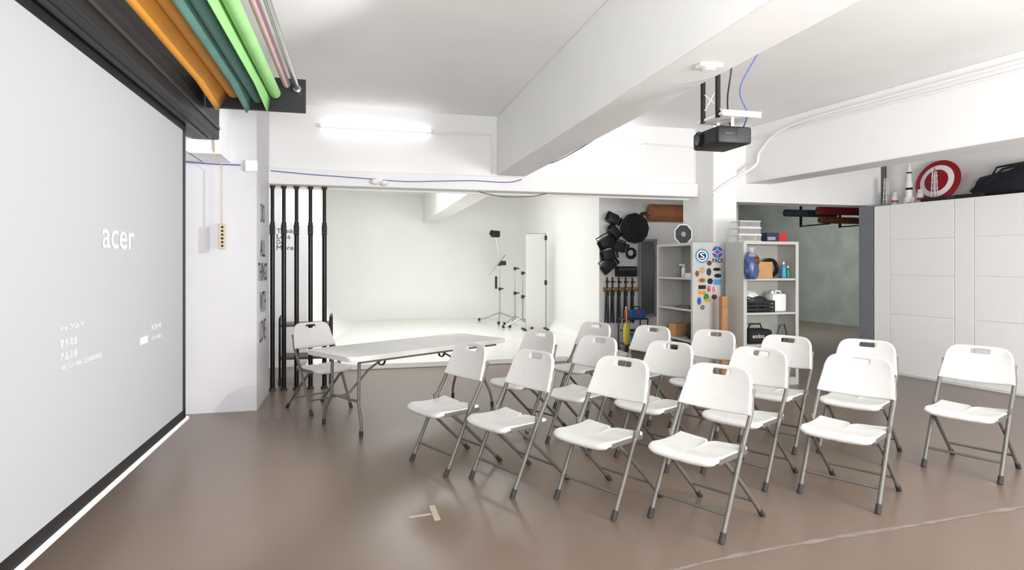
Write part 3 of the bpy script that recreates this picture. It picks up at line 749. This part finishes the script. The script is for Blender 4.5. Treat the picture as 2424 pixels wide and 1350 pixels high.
# floor kit under the gear wall
t=thing('tool_cart','small dark tool cart below the wall rail','cart',R(4.5,9.45,0),A)
for a in (-.2,.2):
    for c in (-.14,.14): bm=MB(); bm.rod((a,c,.06),(a,c,.56),.012,seg=8); bm.build('upright','blackmetal',t,True)
for z in (.12,.34,.54): 
    bm=MB(); bm.span((-.21,-.15,z),(.21,.15,z+.02),.003); bm.build('tray','darkgrey',t)
for a in (-.2,.2):
    for c in (-.14,.14): bm=MB(); bm.rod((a-.012,c,.035),(a+.012,c,.035),.035,seg=12); bm.build('caster','rubber',t,True)
t=thing('tool_box','blue tool box with red latch on top of the tool cart','tool box',R(4.55,9.45,.56),A)
bm=MB(); bm.box((0,0,.07),(.28,.2,.14),.012); bm.build('body','blue',t); bm=MB(); bm.tube([(-.08,0,.14),(-.07,0,.19),(.07,0,.19),(.08,0,.14)],.01); bm.build('handle','black',t,True); bm=MB(); bm.span((-.03,-.106,.07),(.03,-.1,.11)); bm.build('latch','red',t)
bottle(4.36,9.42,.56,.03,.2,'red','white','small red bottle on the tool cart beside the blue box')
t=carton('parts_box',4.55,9.45,.14,(.3,.22,.15),'cyan','light blue parts box on the lowest tray of the tool cart')
t=thing('duster','yellow brush standing on its handle in front of the tool cart','brush',R(4.23,9.12,0),A)
bm=MB(); bm.rod((0,0,.05),(0,0,.75),.01,seg=8); bm.build('handle','yellow',t,True); bm=MB(); bm.lathe([(.02,.16),(.05,.2),(.055,.42),(.03,.5),(.01,.52)],seg=14); bm.build('bristles','yellow',t,True); bm=MB(); bm.rod((0,0,0),(0,0,.16),.04,.03,12); bm.build('foot','black',t,True)
# ------------------------------------------------------------------ studio stands
def cstand(x,y,h,spread,label,arm=False,ph=0):
    Y=(H-.08)*F/(y-HY); X=(x-CX)/F*Y
    t=thing('studio_stand',label,'stand',(X,Y,.08),ph,'chrome stands in the white studio')
    for k in range(3):
        a=k*2*pi/3
        bm=MB(); bm.tube([(0,0,.22),(.06*cos(a),.06*sin(a),.2),(.7*spread*cos(a),.7*spread*sin(a),.07),(spread*cos(a),spread*sin(a),.035)],.016)
        l=bm.build('leg','chrome',t,True)
        bm=MB(); bm.rod((spread*cos(a),spread*sin(a),0),(spread*cos(a),spread*sin(a),.06),.03,seg=10); bm.build('foot','rubber',l,True)
    bm=MB(); bm.rod((0,0,.14),(0,0,h*.55),.021,seg=12); bm.build('lower_pole','chrome',t,True)
    bm=MB(); bm.rod((0,0,h*.55),(0,0,h),.015,seg=12); bm.build('upper_pole','chrome',t,True)
    for z in (h*.55,h*.96):
        bm=MB(); bm.rod((0,0,z-.04),(0,0,z+.03),.034,seg=12); bm.rod((0,0,z),(.1,0,z),.014,seg=8); bm.build('knob','darkgrey',t,True)
    return t
t=cstand(1183,762,1.45,.6,'tallest chrome stand with black lamp on top in the white studio',ph=.5)
bm=MB(); bm.tube([(0,0,1.4),(-.04,0,1.7),(-.11,0,2.05)],.015); bm.rod((-.28,0,1.15),(.16,0,1.62),.014); bm.build('boom_arm','chrome',t,True)
bm=MB(); bm.box((-.13,-.02,2.12),(.2,.16,.16),.03); bm.rod((-.24,0,2.16),(-.19,0,2.14),.07,.05); bm.build('lamp_head','black',t,True)
bm=MB(); bm.box((.08,0,1.42),(.16,.09,.11),.02); bm.build('grip_head','darkgrey',t,True)
bm=MB(); bm.box((-.1,0,.95),(.05,.05,.3),.01); bm.build('clamp','darkgrey',t,True)
cstand(1219,772,1.35,.36,'short chrome stand in the middle of the three studio stands',ph=.2)
cstand(1237,777,1.25,.42,'short chrome stand nearest the white reflector board',ph=1.0)
Y=(H-.08)*F/(781-HY); X=(1268-CX)/F*Y
t=thing('reflector_board','tall white reflector board in a thin dark frame in the white studio','reflector',(X,Y,.08),radians(8))
hw=.215; hh=2.03
bm=MB(); bm.span((-hw,-.01,.05),(hw,.01,hh)); bm.build('board','board',t)
for a,c,r,m in (((-hw,0,.03),(-hw,0,hh+.02),.006,'mauve'),((hw,0,.03),(hw,0,hh+.02),.011,'darkgrey'),((-hw,0,hh+.01),(hw,0,hh+.01),.007,'mauve')):
    bm=MB(); bm.rod(a,c,r); bm.build('frame',m,t,True)
for a in (-.25,.23):
    bm=MB(); bm.span((a-.03,-.2,0),(a+.03,.2,.03),.004); bm.build('foot','black',t)
for z in (1.95,1.0):
    bm=MB(); bm.box((hw,-.02,z),(.05,.05,.1),.01); bm.build('clamp','black',t)
# ------------------------------------------------------------------ things on top of the white partition
ZP=2.256
def qp(x,p):
    k=(x-CX)/F; Y=p/(k*CB+SB); X=k*Y; return -X*SB+Y*CB
t=thing('round_disc','round red and white ringed metal disc leaning on the wall above the partition','disc',Q(8.12,qp(2220,8.2),ZP),B)
M=Matrix.Rotation(-pi/2+.22,3,'Y')
def ring(r0,r1,h,m,nm):
    bm=MB(); bm.lathe([(r0,h),(r1,h-.012),(r1,h-.022),(r0,h-.012),(r0,h)],(.09,0,.285),48,M,caps=False); bm.build(nm,m,t,True)
ring(.215,.285,.03,'discred','outer_ring'); ring(.15,.215,.044,'white','white_ring'); ring(.0,.15,.058,'discred','centre')
t=thing('gear_bag','large dark navy soft gear bag lying on top of the partition','bag',Q(8.09,4.0,ZP),B)
bm=MB(); bm.blob((0,0,.155),(.2,.72,.195),3,.22,f=2,seed=6); bm.build('body','navyfab',t,True)
bm=MB(); bm.tube([(-.18,.5,.14),(-.22,.3,.29),(-.2,0,.35),(-.23,-.2,.29),(-.18,-.4,.14)],.016); bm.build('strap','blackfab',t,True)
bm=MB(); bm.tube([(-.05,.5,.25),(-.1,.42,.34),(0,.2,.37),(.05,-.2,.36)],.012); bm.build('zip','black',t,True)
t=thing('long_case','thin flat dark case under the disc on the partition top','case',Q(7.90,4.85,ZP),B)
bm=MB(); bm.box((0,0,.025),(.10,.75,.05),.01); bm.build('body','black',t); bm=MB(); bm.box((-.052,0,.03),(.006,.1,.03),.002); bm.build('handle','darkgrey',t)
def model(x,label,kind):
    t=thing('rocket_model' if kind==0 else 'tower_model',label,'model',Q(8.05,qp(x,8.05),ZP),B)
    if kind==0:
        bm=MB(); bm.lathe([(.035,.03),(.04,.05),(.04,.3),(.028,.34),(.028,.48),(.012,.53),(.006,.62)],seg=18); bm.build('body','white',t,True)
        bm=MB(); bm.lathe([(.041,.2),(.041,.23)],seg=18); bm.build('band','ink',t,True)
        bm=MB(); bm.lathe([(.029,.42),(.029,.44)],seg=18); bm.build('band','ink',t,True)
        for k in range(4):
            a=k*pi/2; bm=MB(); bm.box((.05*cos(a),.05*sin(a),.05),(.05,.008,.1),0,Matrix.Rotation(a,3,'Z')); bm.build('fin','white',t)
    elif kind==1:
        bm=MB(); bm.span((-.05,-.05,0),(.05,.05,.04),.004); bm.build('base','mauve',t)
        bm=MB()
        for a in (-.025,.025):
            for c in (-.025,.025): bm.rod((a,c,.04),(a*.6,c*.6,.4),.007,seg=6)
        for z in (.1,.18,.26,.34): bm.span((-.028,-.028,z),(.028,.028,z+.008))
        bm.build('mast','bagwhite',t)
        bm=MB(); bm.rod((0,0,.36),(0,0,.46),.005,seg=6); bm.build('spire','red',t)
    else:
        bm=MB(); bm.lathe([(.04,0),(.04,.12),(.03,.15),(.03,.19)],seg=16); bm.build('body','bagwhite',t,True); bm=MB(); bm.lathe([(.041,.05),(.041,.08)],seg=16); bm.build('band','red',t,True)
model(2152,'tall white rocket model with black bands on the partition top',0)
model(2098,'thin white lattice tower model at the far end of the partition top',1)
model(2118,'squat white model cylinder beside the lattice tower model',2)
model(2178,'squat white model cylinder between the rocket model and the disc',2)
model(2212,'thin white lattice tower model standing before the ringed disc',1)
# rolls behind the right lintel
t=thing('roll_rack','dark hanging rack holding rolls under the ceiling of the concrete room','rack',R(7.8,8.6,0),A)
for a in (-.45,.35):
    bm=MB(); bm.span((a-.015,.28,2.1),(a+.015,.31,ZC)); bm.build('upright','blackmetal',t)
    bm=MB(); bm.span((a-.015,-.36,2.105),(a+.015,.30,2.125)); bm.build('arm','blackmetal',t)
for v,z,r_,m,u0,u1,l in ((8.32,2.33,.065,'redroll',7.2,8.35,'dark red fabric roll on the hanging rack'),(8.45,2.19,.055,'brown',7.35,8.3,'brown fabric roll on the hanging rack'),(8.72,2.32,.06,'navyroll',6.9,7.9,'navy fabric roll on the hanging rack')):
    t=thing('fabric_roll',l,'roll',R(u0,v,z),A,'rolls on the hanging rack')
    bm=MB(); bm.rod((0,0,0),(u1-u0,0,0),r_,seg=20); bm.build('fabric',m,t,True)
    bm=MB(); bm.rod((-.02,0,0),(u1-u0+.02,0,0),.02,seg=12); bm.build('core','darkgrey',t,True)
# ------------------------------------------------------------------ lights
def area(loc,target,w,h,p,col=(1,1,1)):  # lamps added out of view to fill the rooms, without fixtures
    l=bpy.data.lights.new('area','AREA'); l.shape='RECTANGLE'; l.size=w; l.size_y=h; l.energy=p; l.color=col
    o=bpy.data.objects.new('fill_light',l); C.objects.link(o); o.location=loc
    o.rotation_euler=(Vector(target)-Vector(loc)).to_track_quat('-Z','Y').to_euler(); return o
area(R(3.9,2.2,3.25),R(3.9,2.2,0),1.4,1.4,10,(1,.99,.98))
area(R(1.2,-1.6,2.6),R(2.0,4,1.4),3.0,1.4,12,(1,.985,.975))  # added front fill from behind the camera
area(R(.5,-.9,1.5),R(.6,3.9,3.3),1.8,1.2,175,(1,.995,.99))      # unseen fill lamp added behind the camera, aimed up to brighten the ceiling
area(R(4.3,-.8,1.5),R(4.3,4.6,3.3),2.0,1.2,275,(1,.995,.99))  # second added fill lamp, lifting the ceiling of the right bay
area(R(1.6,12.4,3.25),R(1.6,12.8,0),2.4,5.0,225,(1,.997,.995))
area(R(.6,8.4,3.25),R(.6,8.7,0),3.0,.2,34,(1,.997,.995))  # added out of sight behind the lintel to brighten the wall behind the poles
area((4.6,12.6,3.1),(8.0,15.0,1.0),1.4,.8,140,(.98,1,.985))
l=bpy.data.lights.new('beam','SPOT'); l.energy=360; l.spot_size=radians(78); l.spot_blend=.3; l.shadow_soft_size=.02; l.color=(.96,.965,1)
o=bpy.data.objects.new('projector_beam',l); C.objects.link(o); o.location=R(2.04,3.455,2.242)
o.rotation_euler=(R(-1.34,4.1,1.75)-o.location).to_track_quat('-Z','Y').to_euler()
w=bpy.data.worlds.new('World'); SC.world=w; w.use_nodes=True
w.node_tree.nodes['Background'].inputs['Color'].default_value=(.9,.95,1,1); w.node_tree.nodes['Background'].inputs['Strength'].default_value=.3
SC.view_settings.view_transform='Standard'
# ------------------------------------------------------------------ camera
cd=bpy.data.cameras.new('camera'); cam=bpy.data.objects.new('camera',cd); C.objects.link(cam)
cam.location=(0,0,H); cam.rotation_euler=(pi/2,0,0)
cd.sensor_width=36; cd.lens=36*F/2424; cd.shift_x=0; cd.shift_y=-(675-HY)/2424
cd.clip_start=.05
SC.camera=cam
